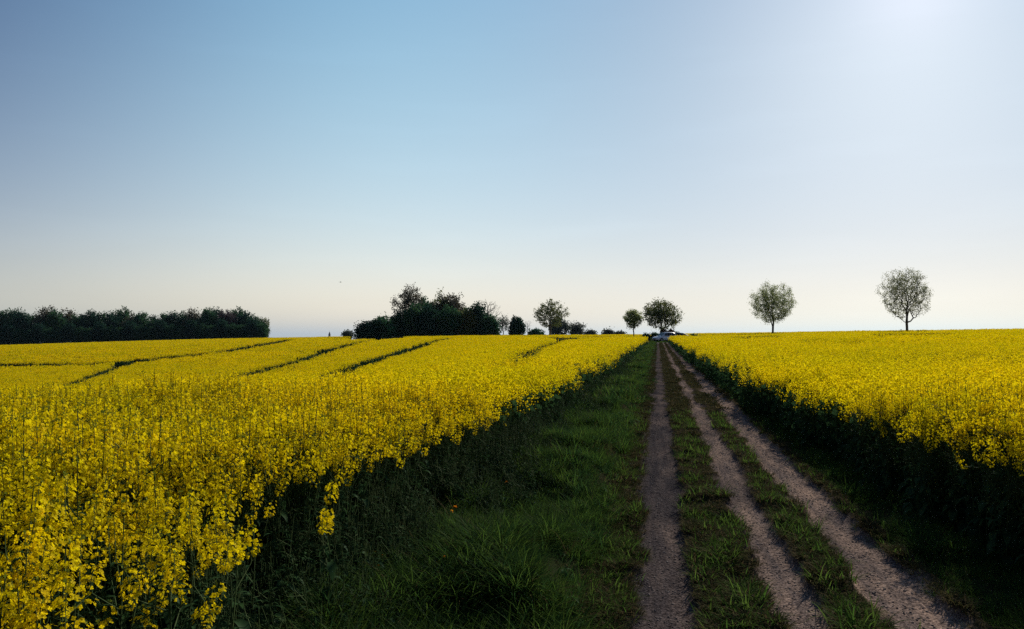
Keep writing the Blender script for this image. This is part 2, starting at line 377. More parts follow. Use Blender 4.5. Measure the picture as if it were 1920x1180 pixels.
def broadleaf(base, d, up, length, width, curl):
    d = np.asarray(d, float); s = np.cross(d, (0, 0, 1)); V = []; ws = [.15, .75, 1, .7, .08]; c = np.array(base, float)
    for i in range(5):
        ang = up - curl * i / 4
        if i: c = c + (d * math.cos(ang) + np.array([0, 0, 1]) * math.sin(ang)) * length / 4
        wv = width * ws[i] * .5; lift = np.array([0, 0, wv * .35])
        V += [c - s * wv + lift, c, c + s * wv + lift]
    F = []
    for i in range(4): F += [(3 * i, 3 * i + 1, 3 * i + 4, 3 * i + 3), (3 * i + 1, 3 * i + 2, 3 * i + 5, 3 * i + 4)]
    return np.array(V), np.array(F)

def raceme(top, d, g, n=26, L=.011, length=.10, rad=.03):
    """blooms round the upper stalk; returns flower pos, normals, bud pos"""
    t_ = g.random(n) ** .8; a = g.random(n) * 2 * math.pi
    rr = rad * (.55 + .55 * np.sin(np.clip(t_ * 1.3 + .25, 0, 1.5) * math.pi / 1.6))
    off = np.stack([np.cos(a) * rr, np.sin(a) * rr, np.zeros(n)], 1)
    P = np.asarray(top) - np.asarray(d) * (t_ * length)[:, None] + off
    N = off * 1.0 + np.array([0, 0, .022]) + g.normal(size=(n, 3)) * .010
    return P, N
def plant_pieces(g, h=1.12, lean=(0, 0), nb=6, nflow=32, L=.0092):
    """one rapeseed plant: list of (kind, verts, faces); kinds stem, leaf, head"""
    out = []; top = np.array([lean[0] * h + g.normal() * .03, lean[1] * h + g.normal() * .03, h])
    ts = np.linspace(0, 1, 7)[:, None]; wig = np.stack([np.sin(ts[:, 0] * 4 + g.random() * 6), np.cos(ts[:, 0] * 3 + g.random() * 6), 0 * ts[:, 0]], 1) * .012
    stem = top * ts * np.array([1, 1, 1]) * np.concatenate([ts, ts, np.ones_like(ts)], 1) + wig * ts
    out.append(('stem', *tube(stem, .006, .002, 4)))
    def spt(t_): 
        f = t_ * 6; i = min(int(f), 5); return stem[i] * (1 - f + i) + stem[i + 1] * (f - i)
    heads = [(stem[-1], np.array([0, 0, 1.0]), 1.0)]
    for k in range(nb):
        tb = .42 + .42 * (k + g.random() * .6) / nb; b0 = spt(tb); a = g.random() * 6.283 + k * 2.4
        zt = h * (.76 + .22 * g.random() ** .7); rr = .05 + .14 * g.random()
        b1 = np.array([b0[0] + math.cos(a) * rr + lean[0] * .1, b0[1] + math.sin(a) * rr + lean[1] * .1, max(zt, b0[2] + .12)])
        mid = (b0 * .5 + b1 * .5) + np.array([math.cos(a), math.sin(a), -.3]) * rr * .35
        out.append(('stem', *tube([b0, mid, b1], .0035, .0015, 3)))
        d = b1 - mid; d /= np.linalg.norm(d); heads.append((b1, d, .6 + .5 * g.random()))
        for q in range(2):
            u = g.random(); bp_ = b0 * (1 - u) + mid * u; aa = g.random() * 6.283
            out.append(('leaf', *broadleaf(bp_, (math.cos(aa), math.sin(aa), 0), .6, .05 + .05 * g.random(), .016, 1.0)))
    for top_, d, s in heads:
        P, N = raceme(top_, d, g, int(nflow * s) + 4, L, .085 * (.6 + .7 * s), .030 * (.75 + .3 * s))
        out.append(('head', *flowers(P, N, L, g)))
        bp_ = top_ + g.normal(size=(5, 3)) * .006 + np.array([0, 0, .010])
        v, f = quads(bp_, .009, g); out.append(('bud', v, f))
        # thin young pods under the blooms
        for q in range(3):
            aa = g.random() * 6.283; b = top_ - d * (.10 + .05 * g.random())
            out.append(('stem', *blade(b, (math.cos(aa), math.sin(aa), 0), .7, .035, .002, .2, 1)))
    for k in range(13):
        t_ = .06 + .62 * k / 13; b0 = spt(t_); a = k * 2.4 + g.random(); ln = (.20 - .16 * t_) * (.8 + .5 * g.random())
        out.append(('leaf', *broadleaf(b0, (math.cos(a), math.sin(a), 0), .7 - .2 * g.random(), ln, ln * .38, 1.5 + g.random() * .6)))
    return out
PM = [M_PETAL, M_STEM, M_RLEAF, M_BUD]; SL = {'head': 0, 'stem': 1, 'leaf': 2, 'bud': 3}
def plant_mesh(name, g, bare=False, **k):
    s = Soup()
    for kd, v, f in plant_pieces(g, **k):
        if not (bare and kd in ('head', 'bud')): s.add(v, f, SL[kd])
    return s.mesh(name, PM)
def clump_mesh(name, g, r, nr, nf, fs, nl, ls, h=1.12):
    """a patch of many plants seen from farther off"""
    s = Soup(); P = []
    for i in range(nr):
        a = g.random() * 6.283; q = r * math.sqrt(g.random()); c = np.array([math.cos(a) * q, math.sin(a) * q, h * (.74 + .32 * g.random())])
        n = nf; t_ = g.random(n) ** 1.3
        P.append(c + np.stack([g.normal(size=n) * .028, g.normal(size=n) * .028, -t_ * .20], 1))
        v, f = blade((c[0], c[1], .35), (1, 0, 0), 1.55, c[2] - .4, .012, .1, 1); s.add(v, f, 1)
    P = np.concatenate(P); v, f = quads(P, fs, g, .35); s.add(v, f, 0)
    q = r * np.sqrt(g.random(nl)); a = g.random(nl) * 6.283
    v, f = quads(np.stack([np.cos(a) * q, np.sin(a) * q, .1 + g.random(nl) * .72], 1), ls, g, .2); s.add(v, f, 2)
    return s.mesh(name, PM)
def tuft_mesh(name, g, n, h, mats, wid=.004, spread=.05, dryp=.1):
    s = Soup()
    for i in range(n):
        a = g.random() * 6.283; q = spread * math.sqrt(g.random()); b = (math.cos(a) * q, math.sin(a) * q, -.01)
        a2 = a + g.normal() * .8; m_ = 1 if g.random() < dryp else 0
        v, f = blade(b, (math.cos(a2), math.sin(a2), 0), 1.45 - .35 * g.random(), h * (.45 + .6 * g.random()), wid * (.7 + .6 * g.random()), .6 + 1.1 * g.random()); s.add(v, f, m_)
    return s.mesh(name, mats)
def rosette_mesh(name, g, n, ln, mats):
    s = Soup()
    for i in range(n):
        a = i * 2.4 + g.random(); l = ln * (.5 + .6 * g.random())
        v, f = broadleaf((0, 0, g.random() * ln * .5), (math.cos(a), math.sin(a), 0), .9 - .6 * g.random(), l, l * .36, 1.2 + .5 * g.random()); s.add(v, f, 0)
    return s.mesh(name, mats)
def pebble_mesh(name, g, m_):
    V = []; F = []
    ph = (1 + 5 ** .5) / 2
    V = np.array([(-1, ph, 0), (1, ph, 0), (-1, -ph, 0), (1, -ph, 0), (0, -1, ph), (0, 1, ph), (0, -1, -ph), (0, 1, -ph), (ph, 0, -1), (ph, 0, 1), (-ph, 0, -1), (-ph, 0, 1)], float) / 1.9
    V *= np.array([1, .75, .45]) * (1 + g.normal(size=(12, 1)) * .12)
    F = [(0, 11, 5), (0, 5, 1), (0, 1, 7), (0, 7, 10), (0, 10, 11), (1, 5, 9), (5, 11, 4), (11, 10, 2), (10, 7, 6), (7, 1, 8), (3, 9, 4), (3, 4, 2), (3, 2, 6), (3, 6, 8), (3, 8, 9), (4, 9, 5), (2, 4, 11), (6, 2, 10), (8, 6, 7), (9, 8, 1)]
    return mesh_np(name, V, [np.array(F)], [m_])

def scatter(name, P, rot, scl, idx, protos, **props):
    """one object: points that carry copies of the plant meshes"""
    col = bpy.data.collections.new(name + '_kinds')
    for k, me in enumerate(protos):
        o = bpy.data.objects.new('%s_kind_%02d' % (name, k), me); col.objects.link(o)
    me = bpy.data.meshes.new(name); n = len(P); me.vertices.add(n); me.vertices.foreach_set('co', np.asarray(P, np.float32).ravel())
    for nm, ty_, arr, key in (('rot', 'FLOAT_VECTOR', rot, 'vector'), ('scl', 'FLOAT', scl, 'value'), ('idx', 'INT', idx, 'value')):
        at2 = me.attributes.new(nm, ty_, 'POINT'); at2.data.foreach_set(key, np.asarray(arr, np.int32 if ty_ == 'INT' else np.float32).ravel())
    ng = bpy.data.node_groups.new(name, 'GeometryNodeTree')
    ng.interface.new_socket(name='Geometry', in_out='INPUT', socket_type='NodeSocketGeometry'); ng.interface.new_socket(name='Geometry', in_out='OUTPUT', socket_type='NodeSocketGeometry')
    N = ng.nodes; gi = N.new('NodeGroupInput'); go = N.new('NodeGroupOutput'); ip = N.new('GeometryNodeInstanceOnPoints'); ci = N.new('GeometryNodeCollectionInfo')
    ci.inputs['Collection'].default_value = col; ci.inputs['Separate Children'].default_value = True; ci.inputs['Reset Children'].default_value = True
    def na(nm, ty_): q = N.new('GeometryNodeInputNamedAttribute'); q.data_type = ty_; q.inputs['Name'].default_value = nm; return q.outputs['Attribute']
    L = ng.links; L.new(gi.outputs[0], ip.inputs['Points']); L.new(ci.outputs[0], ip.inputs['Instance']); ip.inputs['Pick Instance'].default_value = True
    L.new(na('idx', 'INT'), ip.inputs['Instance Index']); L.new(na('rot', 'FLOAT_VECTOR'), ip.inputs['Rotation']); L.new(na('scl', 'FLOAT'), ip.inputs['Scale'])
    L.new(ip.outputs[0], go.inputs[0])
    o = link(name, me, **props); md = o.modifiers.new('scatter', 'NODES'); md.node_group = ng
    return o

# ---------------------------------------------------------------- rapeseed fields
CH = 1.12
g = np.random.default_rng(11)
protos = [plant_mesh('plant%d' % k, g, h=CH * (.93 + .03 * k), nb=6 + k % 3) for k in range(6)]                 # 0-5 near
protos += [clump_mesh('near_clump%d' % k, g, .30, 9, 22, .021, 46, .09) for k in range(4)]                        # 6-9
protos += [clump_mesh('mid_clump%d' % k, g, .42, 15, 11, .036, 40, .13) for k in range(4)]                        # 10-13
protos += [clump_mesh('far_clump%d' % k, g, .62, 26, 6, .065, 40, .2) for k in range(4)]                          # 14-17
protos += [plant_mesh('leafy%d' % k, g, h=.80, nb=4, nflow=1, bare=True) for k in range(2)]                                   # 18-19 low leafy filler

def canopy_point(px, y):
    """where the line of sight through a photo point meets the top of the crop"""
    D = 9.0; 
    prev = None
    while D < 260:
        x_, y_ = at(px, D); zc = gz(x_, y_) + CH * .95; zr = zat(y, D)
        if zr < zc and D > 22: return (x_, y_)
        D *= 1.01
    return at(px, 200)
TRAM = [[(-120, 686), (0, 684), (140, 683), (240, 677), (330, 668)], [(330, 668), (420, 658), (500, 645), (548, 636)],
        [(110, 722), (170, 706), (200, 694), (245, 679)],
        [(400, 715), (480, 695), (560, 675), (620, 655), (665, 643), (720, 636), (745, 633)],
        [(590, 707), (640, 692), (700, 672), (760, 655), (820, 638), (860, 632)],
        [(602, 710), (655, 692), (712, 674), (770, 656), (800, 646)],
        [(925, 682), (960, 672), (1000, 655), (1035, 643), (1062, 636)],
        [(1015, 631), (1050, 633), (1078, 637)], [(630, 637), (668, 634)]]
TW = [2.8, 1.8, .75, 1.0, 1.0, .8, .75, 1.9, 1.6]
tram_w = []
for ln, wd in zip(TRAM, TW):
    pts = np.array([canopy_point(*q) for q in ln]); tram_w.append((pts, wd))
def seg_dist(x, y, pts):
    d = np.full(len(x), 1e9)
    for a, b in zip(pts[:-1], pts[1:]):
        ab = b - a; t_ = np.clip(((x - a[0]) * ab[0] + (y - a[1]) * ab[1]) / (ab @ ab + 1e-9), 0, 1)
        d = np.minimum(d, np.hypot(x - a[0] - ab[0] * t_, y - a[1] - ab[1] * t_))
    return d

def xl(y): return -1.92 + .0 * np.clip((y - 4) / 6, 0, 1) + .25 * np.clip((y - 10) / 25, 0, 1) + (noise(y, 0 * y, 1.7, 61) - .5) * .34 + (noise(y, 0 * y, .5, 63) - .5) * .18
def xr(y): return 2.36 - .50 * np.clip((y - 6) / 20, 0, 1) + (noise(y, 0 * y, 1.7, 62) - .5) * .34 + (noise(y, 0 * y, .5, 64) - .5) * .18
def field_points(side, g):
    P = []; I = []; S = []; Rt = []
    for (d0, d1, sp, ids, sc_) in ((-1, 9, .160, range(0, 6), 1), (9, 17, .21, (6, 7, 8, 9), .92), (17, 38, .40, (6, 7, 8, 9), 1.0), (38, 90, .55, (10, 11, 12, 13), 1.0), (90, 235, .85, (14, 15, 16, 17), 1.0)):
        R_ = min(d1 * 1.45, 300)
        n = int(1.0 * (2 * R_ / sp) * (R_ / sp))
        xs = np.arange(-R_, R_, sp); ys = np.arange(-1 if d0 < 0 else 0, R_, sp)
        x, y = np.meshgrid(xs, ys); x = x.ravel(); y = y.ravel()
        x = x + (g.random(len(x)) - .5) * sp * 1.1; y = y + (g.random(len(x)) - .5) * sp * 1.1
        p, d = col_depth(x, y)
        ok = (d >= d0) & (d < d1) & (p > -330) & (p < 2260) & (d > .6)
        if d0 < 0: ok = (d < d1) & (((p > -500) & (p < 2400) & (d > .4)))
        x, y, p, d = x[ok], y[ok], p[ok], d[ok]
        if side == 'left':
            e = xl(y) - x                     # >0 inside
            ok = (e > 0) & ((y < 95) | ((y > 99) & (y < 116)) | (y > 152 + (p < 1150) * -20) | (x < -12 - (y - 95) * .1))
            ok &= ~((y > 95) & (y < 99.5) & (x > -9)); ok &= ~((y >= 116) & (y < 152) & (x > -14 - noise(y, 0 * y, 6, 5) * 3))
            ok &= ~((p > 655) & (p < 1120) & (d > 196)) & (d < 222) & ~((p > 655) & (p < 760) & (d > 150))
            ok &= ~((p < 600) & (d > 205))
        else:
            e = x - xr(y)
            ok = (e > 0) & ((y < 115) | (y > 150)) & (d < 190)
            ok &= ~((y >= 115) & (y < 150) & (x < 46)) | ((e > 0) & (y >= 115) & (y < 150) & (x > 30 + (y - 115) * .8))
            ok &= (y < 200)
        for pts, wd in tram_w:
            if side == 'left':
                q = seg_dist(x, y, pts); wv = wd * (.88 + .2 * noise(x, y, 3, 70))
                gap = ok & (q < wv + (.12 if d0 >= 38 else 0) + (.32 if d0 >= 90 else 0)); ok &= ~gap
                gx_, gy_ = x[gap], y[gap]; n_ = len(gx_)
                P.append(np.stack([gx_, gy_, ground_z(gx_, gy_)], 1)); I.append(18 + g.integers(0, 2, n_)); S.append(.35 + .2 * g.random(n_)); Rt.append(np.stack([0 * gx_, 0 * gx_, g.random(n_) * 6.28], 1))
        if d0 >= 17: ok &= (noise(x, y, 1.3, 75) < .82) & (noise(x * .5 + y * .87, y * .5 - x * .87, 2.2, 76) < .86)
        if side == 'right':                  # green crop patches imitate tree shade in front of the two lone trees
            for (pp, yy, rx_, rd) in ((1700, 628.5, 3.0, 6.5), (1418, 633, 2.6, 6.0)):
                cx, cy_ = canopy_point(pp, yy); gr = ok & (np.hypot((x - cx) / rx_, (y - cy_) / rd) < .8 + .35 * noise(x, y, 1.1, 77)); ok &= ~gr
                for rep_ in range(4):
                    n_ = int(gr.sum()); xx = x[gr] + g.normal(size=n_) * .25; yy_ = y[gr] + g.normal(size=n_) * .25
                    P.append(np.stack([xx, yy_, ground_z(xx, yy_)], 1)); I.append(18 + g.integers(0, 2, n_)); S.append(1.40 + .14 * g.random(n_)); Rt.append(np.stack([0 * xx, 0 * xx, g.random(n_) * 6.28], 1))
        # thin patches where the crop is lodged or missing
        if side == 'right':
            for (pp, yy, rx_, rd) in ((1488, 636, 1.0, 3.5), (1526, 638, 1.1, 4), (1560, 640, 1.3, 3.4), (1590, 640, 1.2, 3.2), (1310, 631, 3, 3)):
                cx, cy_ = canopy_point(pp, yy); rr_ = np.hypot((x - cx) / rx_, (y - cy_) / rd)
                ok &= rr_ > .7 + .7 * noise(x, y, 1.3, 71)
        x, y, p, d, e = x[ok], y[ok], p[ok], d[ok], e[ok]
        if not len(x): continue
        n = len(x); z = ground_z(x, y)
        hs = sc_ * (1 + (noise(x, y, 1.2, 72) - .5) * .14 + (noise(x, y, 8, 73) - .5) * .07 + (g.random(n) - .5) * .12)
        hs *= np.where(e < .35, .86 + .14 * np.clip(e / .35, 0, 1) , 1)
        rx = (g.random(n) - .5) * .16; ry = (g.random(n) - .5) * .16
        if d0 < 9:                           # edge plants lean out over the verge
            s_ = 1 if side == 'left' else -1
            ry = ry + s_ * np.clip(.30 - e, 0, .3) * .6
        if d0 < 0 or d0 == 9:
            rz = g.random(n) * 6.283 if d0 > 0 else g.random(n) * 6.283
        else: rz = g.random(n) * 6.283
        # rotate about own axis first, then tilt: small tilt so order matters little
        if d0 >= 38: rx *= .2; ry *= .2
        P.append(np.stack([x, y, z], 1)); I.append(np.array(list(ids))[g.integers(0, len(list(ids)), n)]); S.append(hs); Rt.append(np.stack([rx, ry, rz * 0 + rz], 1))
        if side == 'left' and d0 < 38:       # low self-sown plants in front of the crop
            n_ = int(1500 if d0 < 9 else 700); yy = max(d0, 1.2) + g.random(n_) * (d1 - max(d0, 1.2)) * 1.1; o_ = g.random(n_) ** 1.2 * (.85 + .70 * np.clip((7 - yy) / 4.5, 0, 1)); xx = xl(yy) + o_
            k = noise(xx, yy, .35, 74) > .3; xx, yy, o_ = xx[k], yy[k], o_[k]; n_ = len(xx)
            P.append(np.stack([xx, yy, ground_z(xx, yy)], 1)); I.append(18 + g.integers(0, 2, n_)); S.append(np.maximum(.88 - .55 * o_, .22) * (.6 + .5 * g.random(n_))); Rt.append(np.stack([g.normal(size=n_) * .15, g.normal(size=n_) * .15, g.random(n_) * 6.28], 1))
        if d0 < 17:                          # leafy filler at the foot of the crop edge
            k = (e < .9) & (g.random(n) < .8)
            P.append(np.stack([x[k] + g.normal(size=k.sum()) * .05, y[k] + g.normal(size=k.sum()) * .05, z[k]], 1)); I.append(18 + g.integers(0, 2, k.sum())); S.append(.7 + .3 * g.random(k.sum())); Rt.append(np.stack([rx[k], ry[k], g.random(k.sum()) * 6.28], 1))
    return np.concatenate(P), np.concatenate(Rt), np.concatenate(S), np.concatenate(I)
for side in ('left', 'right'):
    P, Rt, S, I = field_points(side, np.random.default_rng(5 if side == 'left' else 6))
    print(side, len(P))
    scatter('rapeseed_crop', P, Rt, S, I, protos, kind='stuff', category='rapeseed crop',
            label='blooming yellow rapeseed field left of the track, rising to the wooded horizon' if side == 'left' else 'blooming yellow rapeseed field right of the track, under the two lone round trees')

# ---------------------------------------------------------------- grass on the verges and between the ruts
g = np.random.default_rng(21)
gp = [tuft_mesh('long%d' % k, g, 26, .26, [M_GRASS if k % 2 else M_GRASSB, M_DRY], .0045, .05, .06) for k in range(4)]        # 0-3
gp += [tuft_mesh('mid%d' % k, g, 22, .13, [M_GRASS, M_DRY], .004, .05, .15) for k in range(3)]                                # 4-6
gp += [tuft_mesh('short%d' % k, g, 24, .055, [M_MOSSY, M_DRY], .0045, .04, .25) for k in range(3)]                             # 7-9
gp += [rosette_mesh('weed%d' % k, g, 9, .09, [M_WEED if k else M_MOSSY]) for k in range(2)]                                    # 10-11
gp += [tuft_mesh('farlong%d' % k, g, 46, .24, [M_GRASS if k else M_GRASSB, M_DRY], .012, .16, .08) for k in range(2)]          # 12-13
gp += [tuft_mesh('farshort%d' % k, g, 40, .07, [M_MOSSY, M_DRY], .012, .12, .25) for k in range(2)]                            # 14-15
for k in range(2): gp.append(tuft_mesh('straw%d' % k, g, 12, .30, [M_GRASS, M_DRY], .0035, .04, .75))                              # 16-17
_s = Soup(); _p = np.array([(0, 0, .16), (.05, .03, .11)]); _v, _f = flowers(np.repeat(_p, 7, 0), g.normal(size=(14, 3)) * .5 + (0, 0, 1), .016, g); _s.add(_v, _f, 0)
for _q in _p: _v, _f = tube([(0, 0, -.02), _q], .0016, .0014, 3); _s.add(_v, _f, 1)
gp.append(_s.mesh('dandelion', [leafmat('petal_orange', (.75, .30, .01), (.8, .40, .02), .4), M_STEM]))                          # 18
gp.append(tuft_mesh('litter', g, 22, .05, [M_MOSSY, M_DRY], .005, .05, .8))                                                   # 19
P = []; Rt = []; S = []; I = []
def put(x, y, ids, s, dz=0):
    n = len(x)
    if n == 0: return
    P.append(np.stack([x, y, ground_z(x, y) + dz + hummock(x, y)], 1)); Rt.append(np.stack([(g.random(n) - .5) * .3, (g.random(n) - .5) * .3, g.random(n) * 6.283], 1))
    S.append(s * (.7 + .6 * g.random(n))); I.append(np.array(ids)[g.integers(0, len(ids), n)])
for (y0, y1, dl, ds, far) in ((1.0, 7, 420, 1000, 0), (7, 16, 170, 420, 0), (16, 34, 34, 70, 1), (34, 122, 14, 26, 1)):
    # left verge
    n = int((y1 - y0) * 2.0 * dl); x = -1.82 + g.random(n) * 1.67; y = y0 + g.random(n) * (y1 - y0)
    hum = noise(x, y, .55, 80) * .6 + noise(x, y, .2, 81) * .4; near = np.clip((-.28 - x) / .5, 0, 1)
    keep = (x < -.2 + (noise(x, y, .15, 82) - .5) * .16) & (hum > .28) & (x > xl(y) + .12 + .3 * noise(y, x, .5, 87)) & (g.random(n) < .35 + .65 * near)
    x, y, hum, near = x[keep], y[keep], hum[keep], near[keep]
    k = near > .25 + .6 * g.random(len(x)) * (hum < .6)
    put(x[k], y[k], [12, 13] if far else [0, 1, 2, 3], (.35 + 1.0 * hum[k]))
    put(x[~k], y[~k], [14, 15, 12] if far else [4, 5, 6, 7, 8], 1.0)
    # right verge
    n = int((y1 - y0) * 1.6 * dl); x = 1.66 + g.random(n) * 1.6; y = y0 + g.random(n) * (y1 - y0)
    e = x - 1.72 - wob(y, 6) ; hum = noise(x, y, .5, 83)
    keep = (e > 0) & (x < xr(y) + .3) & (g.random(n) < .45 + 1.2 * np.clip(e / .35, 0, 1))
    x, y, e, hum = x[keep], y[keep], e[keep], hum[keep]
    k = e > .25
    put(x[k], y[k], [12, 13] if far else [0, 1, 2, 3, 4], .35 + .85 * hum[k]); put(x[~k], y[~k], [14, 15] if far else [4, 5, 6, 7], .8)
    # strips between the ruts and the worn edges
    n = int((y1 - y0) * 2.3 * ds); x = -.5 + g.random(n) * 2.3; y = y0 + g.random(n) * (y1 - y0)
    rn = rutness(x, y, .12); hum = noise(x + y * .3, y - x * .2, .31, 84) * .35 + noise(x * .8 - y * .6, y * .8 + x * .6, .13, 86) * .35 + noise(x, y, .06, 85) * .3
    thin = np.where((x > 1.0) & (x < 1.3), .24, .14)
    if True: thin = thin - .06
    keep = (rn < .05 + .35 * g.random(n)) & (hum > thin + .1 * g.random(n))
    x, y, hum = x[keep], y[keep], hum[keep]
    put(x, y, [14, 15] if far else [7, 8, 9, 7, 8, 9, 7, 8, 9, 4], .25 + 1.7 * hum, track_dz(x, y))
    n = int((y1 - y0) * 2.3 * ds * .10); x = -.5 + g.random(n) * 2.3; y = y0 + g.random(n) * (y1 - y0)
    n = int((y1 - y0) * .5 * ds * .7); x = -.50 + g.random(n) * .34; y = y0 + g.random(n) * (y1 - y0)
    put(x, y, [15] if far else [19, 7, 8, 19], .5 + .5 * g.random(n), track_dz(x, y))
    # weeds in the verge
    n = int((y1 - y0) * (26 if not far else 4)); x = -2.0 + g.random(n) * 1.5; y = y0 + g.random(n) * (y1 - y0); put(x, y, [11], 1.0)
# rough grass round the parking place at the end of the track
n = 9000; x = -16 + g.random(n) * 64; y = 94 + g.random(n) * 60
k = ~((y < 116) & (x > 1.9)) & ~((y < 95.5) & (x < -1.6)) & ~((y > 99) & (y < 116) & (x < -1.6)) & ~((x > -.3) & (x < 1.8) & (y < 119)) & ~((y - .012 * x > 118.2) & (y - .012 * x < 122))
put(x[k], y[k], [12, 13, 12, 13, 15], 1.2)
n = 420; x = -1.95 + g.random(n) * 1.6; y = 2 + 14 * g.random(n) ** 1.3; k = noise(x, y, .9, 90) > .52; put(x[k], y[k], [16, 17], .9)
n = 5; x = -1.8 + g.random(n) * 1.0; y = 2.5 + g.random(n) * 9; put(x, y, [18], .8, .0)
scatter('grass', np.concatenate(P), np.concatenate(Rt), np.concatenate(S), np.concatenate(I), gp, kind='stuff', category='grass',
        label='dark green grass on the verges and between the wheel ruts')
print('grass', sum(len(q) for q in P))

# loose stones in the ruts
g = np.random.default_rng(31)
n = 26000; x = -.3 + g.random(n) * 2.15; y = 1.5 + 15 * g.random(n) ** 1.5
k = rutness(x, y, .1) > .4 + .4 * g.random(n); x, y = x[k], y[k]; n = len(x)
s = .003 + .007 * g.random(n) ** 3 + .0004 * y * .6
scatter('gravel', np.stack([x, y, ground_z(x, y) + track_dz(x, y) + s * .1], 1), np.stack([g.normal(size=n) * .2, g.normal(size=n) * .2, g.random(n) * 6.28], 1), s,
        g.integers(0, 4, n), [pebble_mesh('peb%d' % q, g, M_STONE if q % 2 else M_STONE2) for q in range(4)], kind='stuff', category='gravel', label='loose grey and pinkish stones lying in the wheel ruts')

# ---------------------------------------------------------------- trees
def skeleton(g, H, fork, cz, rx, rz, ntips, lean=0, shell=2.2, rough=.22, ratio=1.0, droop=0, rtip=.012):
    """branch graph: nodes and parents. crown is an uneven ellipsoid round (0,0,cz)"""
    top = cz + rz * .55
    nt_ = 10; nodes = [np.array([lean * (i / nt_) ** 1.5 + (g.normal() * .012 * H if i > 2 else 0), (g.normal() * .012 * H if i > 2 else 0), top * i / nt_]) for i in range(nt_ + 1)]
    par = [-1] + list(range(nt_)); depth = [n_[2] for n_ in nodes]
    ph = g.random(8) * 6.28
    tips = []
    while len(tips) < ntips:
        v = g.normal(size=3); v /= np.linalg.norm(v); az = math.atan2(v[1], v[0]); el = math.asin(v[2])
        env = 1 + rough * (math.sin(3 * az + ph[0]) * math.cos(2 * el + ph[1]) + .6 * math.sin(5 * az + ph[2] + 3 * el) + .4 * math.sin(9 * az + ph[3]) * math.sin(7 * el + ph[4]))
        env = min(env, 1.12)
        q = g.random() ** (1 / shell); hf = 1 if v[2] > -.2 else .96
        tips.append(np.array([lean + v[0] * rx * env * q * hf, v[1] * rx * env * q * hf * ratio, max(.25, cz + v[2] * rz * env * q)]))
    tips.sort(key=lambda t_: np.linalg.norm(t_ - np.array([0, 0, fork])))
    A = np.array(nodes); 
    usable = [i for i in range(nt_ + 1) if nodes[i][2] >= fork * .92]
    NA = [nodes[i] for i in usable]; NI = list(usable); ND = [np.linalg.norm(nodes[i] - nodes[0]) for i in usable]
    for t_ in tips:
        arr = np.array(NA); d = np.linalg.norm(arr - t_, axis=1); cost = d + .30 * np.array(ND)
        rise = arr[:, 2] - t_[2]; cost = cost + np.clip(rise, 0, None) * .8
        j = int(np.argmin(cost)); a = arr[j]; pi = NI[j]; base = ND[j]; L_ = d[j]
        ns = max(1, min(4, int(L_ / (rx * .16)) + 1)); last = pi
        for k in range(1, ns + 1):
            u = k / ns; c = a * (1 - u) + t_ * u + g.normal(size=3) * L_ * .05 * (k < ns)
            c[2] += -math.sin(u * math.pi) * L_ * .10 - droop * u * u * L_
            nodes.append(c); par.append(last); last = len(nodes) - 1
            NA.append(c); NI.append(last); ND.append(base + L_ * u)
    n = len(nodes); cnt = np.zeros(n)
    kids = np.zeros(n, int)
    for i in range(n):
        if par[i] >= 0: kids[par[i]] += 1
    for i in range(n - 1, -1, -1):
        if kids[i] == 0: cnt[i] += 1
        if par[i] >= 0: cnt[par[i]] += cnt[i]
    rad = rtip * cnt ** .52
    return np.array(nodes), np.array(par), rad, kids
def wood_mesh(name, nodes, par, rad, m_, base_flare=1.3):
    i = np.where(par >= 0)[0]; a = nodes[par[i]]; b = nodes[i]; ra = np.minimum(rad[par[i]], rad[i] * 1.7); rb = rad[i]
    tr = i <= 10; ra = np.where(tr, rad[par[i]], ra)
    T = b - a; T /= np.linalg.norm(T, axis=1)[:, None] + 1e-9; ref = np.tile([.3, .9, .2], (len(i), 1)); U = np.cross(T, ref); U /= np.linalg.norm(U, axis=1)[:, None]; W = np.cross(T, U)
    S_ = 5; V = []
    for (c, r) in ((a, ra), (b, rb)):
        for k in range(S_):
            th = 2 * math.pi * k / S_; V.append(c + (U * math.cos(th) + W * math.sin(th)) * r[:, None])
    V = np.stack(V, 1).reshape(-1, 3); n = len(i); o = (np.arange(n) * 2 * S_)[:, None]
    F = np.concatenate([o + np.array([[k, (k + 1) % S_, S_ + (k + 1) % S_, S_ + k]]) for k in range(S_)])
    return mesh_np(name, V, [F], [m_])
def tree_meshes(g, H, fork, cz, rx, rz, ntips, lpt, lsize, sig, bark, leafm, rtrunk=None, along=2, **k):
    nodes, par, rad, kids = skeleton(g, H, fork, cz, rx, rz, ntips, **k)
    if rtrunk: rad = rad * (rtrunk / rad[0])
    rad[0] *= 1.25
    wm = wood_mesh('trunk', nodes, par, rad, bark)
    cm = None
    if lpt:
        thin = rad < max(.2 * rad[1], rad.min() * 1.6)
        src = np.where(thin & (np.arange(len(nodes)) > 10))[0]
        idx = np.repeat(src, lpt); off = g.normal(size=(len(idx), 3)) * sig
        Pp = nodes[idx] + off; v, f = quads(Pp, lsize, g, .15)
        cm = mesh_np('crown', v, [f], [leafm])
    return wm, cm
def put_tree(name, x, y, label, wm, cm, group=None, s=1, sz=1, rz=0, cat='tree'):
    t_ = thing(name, (x, y, gz(x, y) - .05), label, cat, group, rz); t_.scale = (s, s, sz)
    link('trunk', wm, t_)
    if cm: link('crown', cm, t_)
    return t_
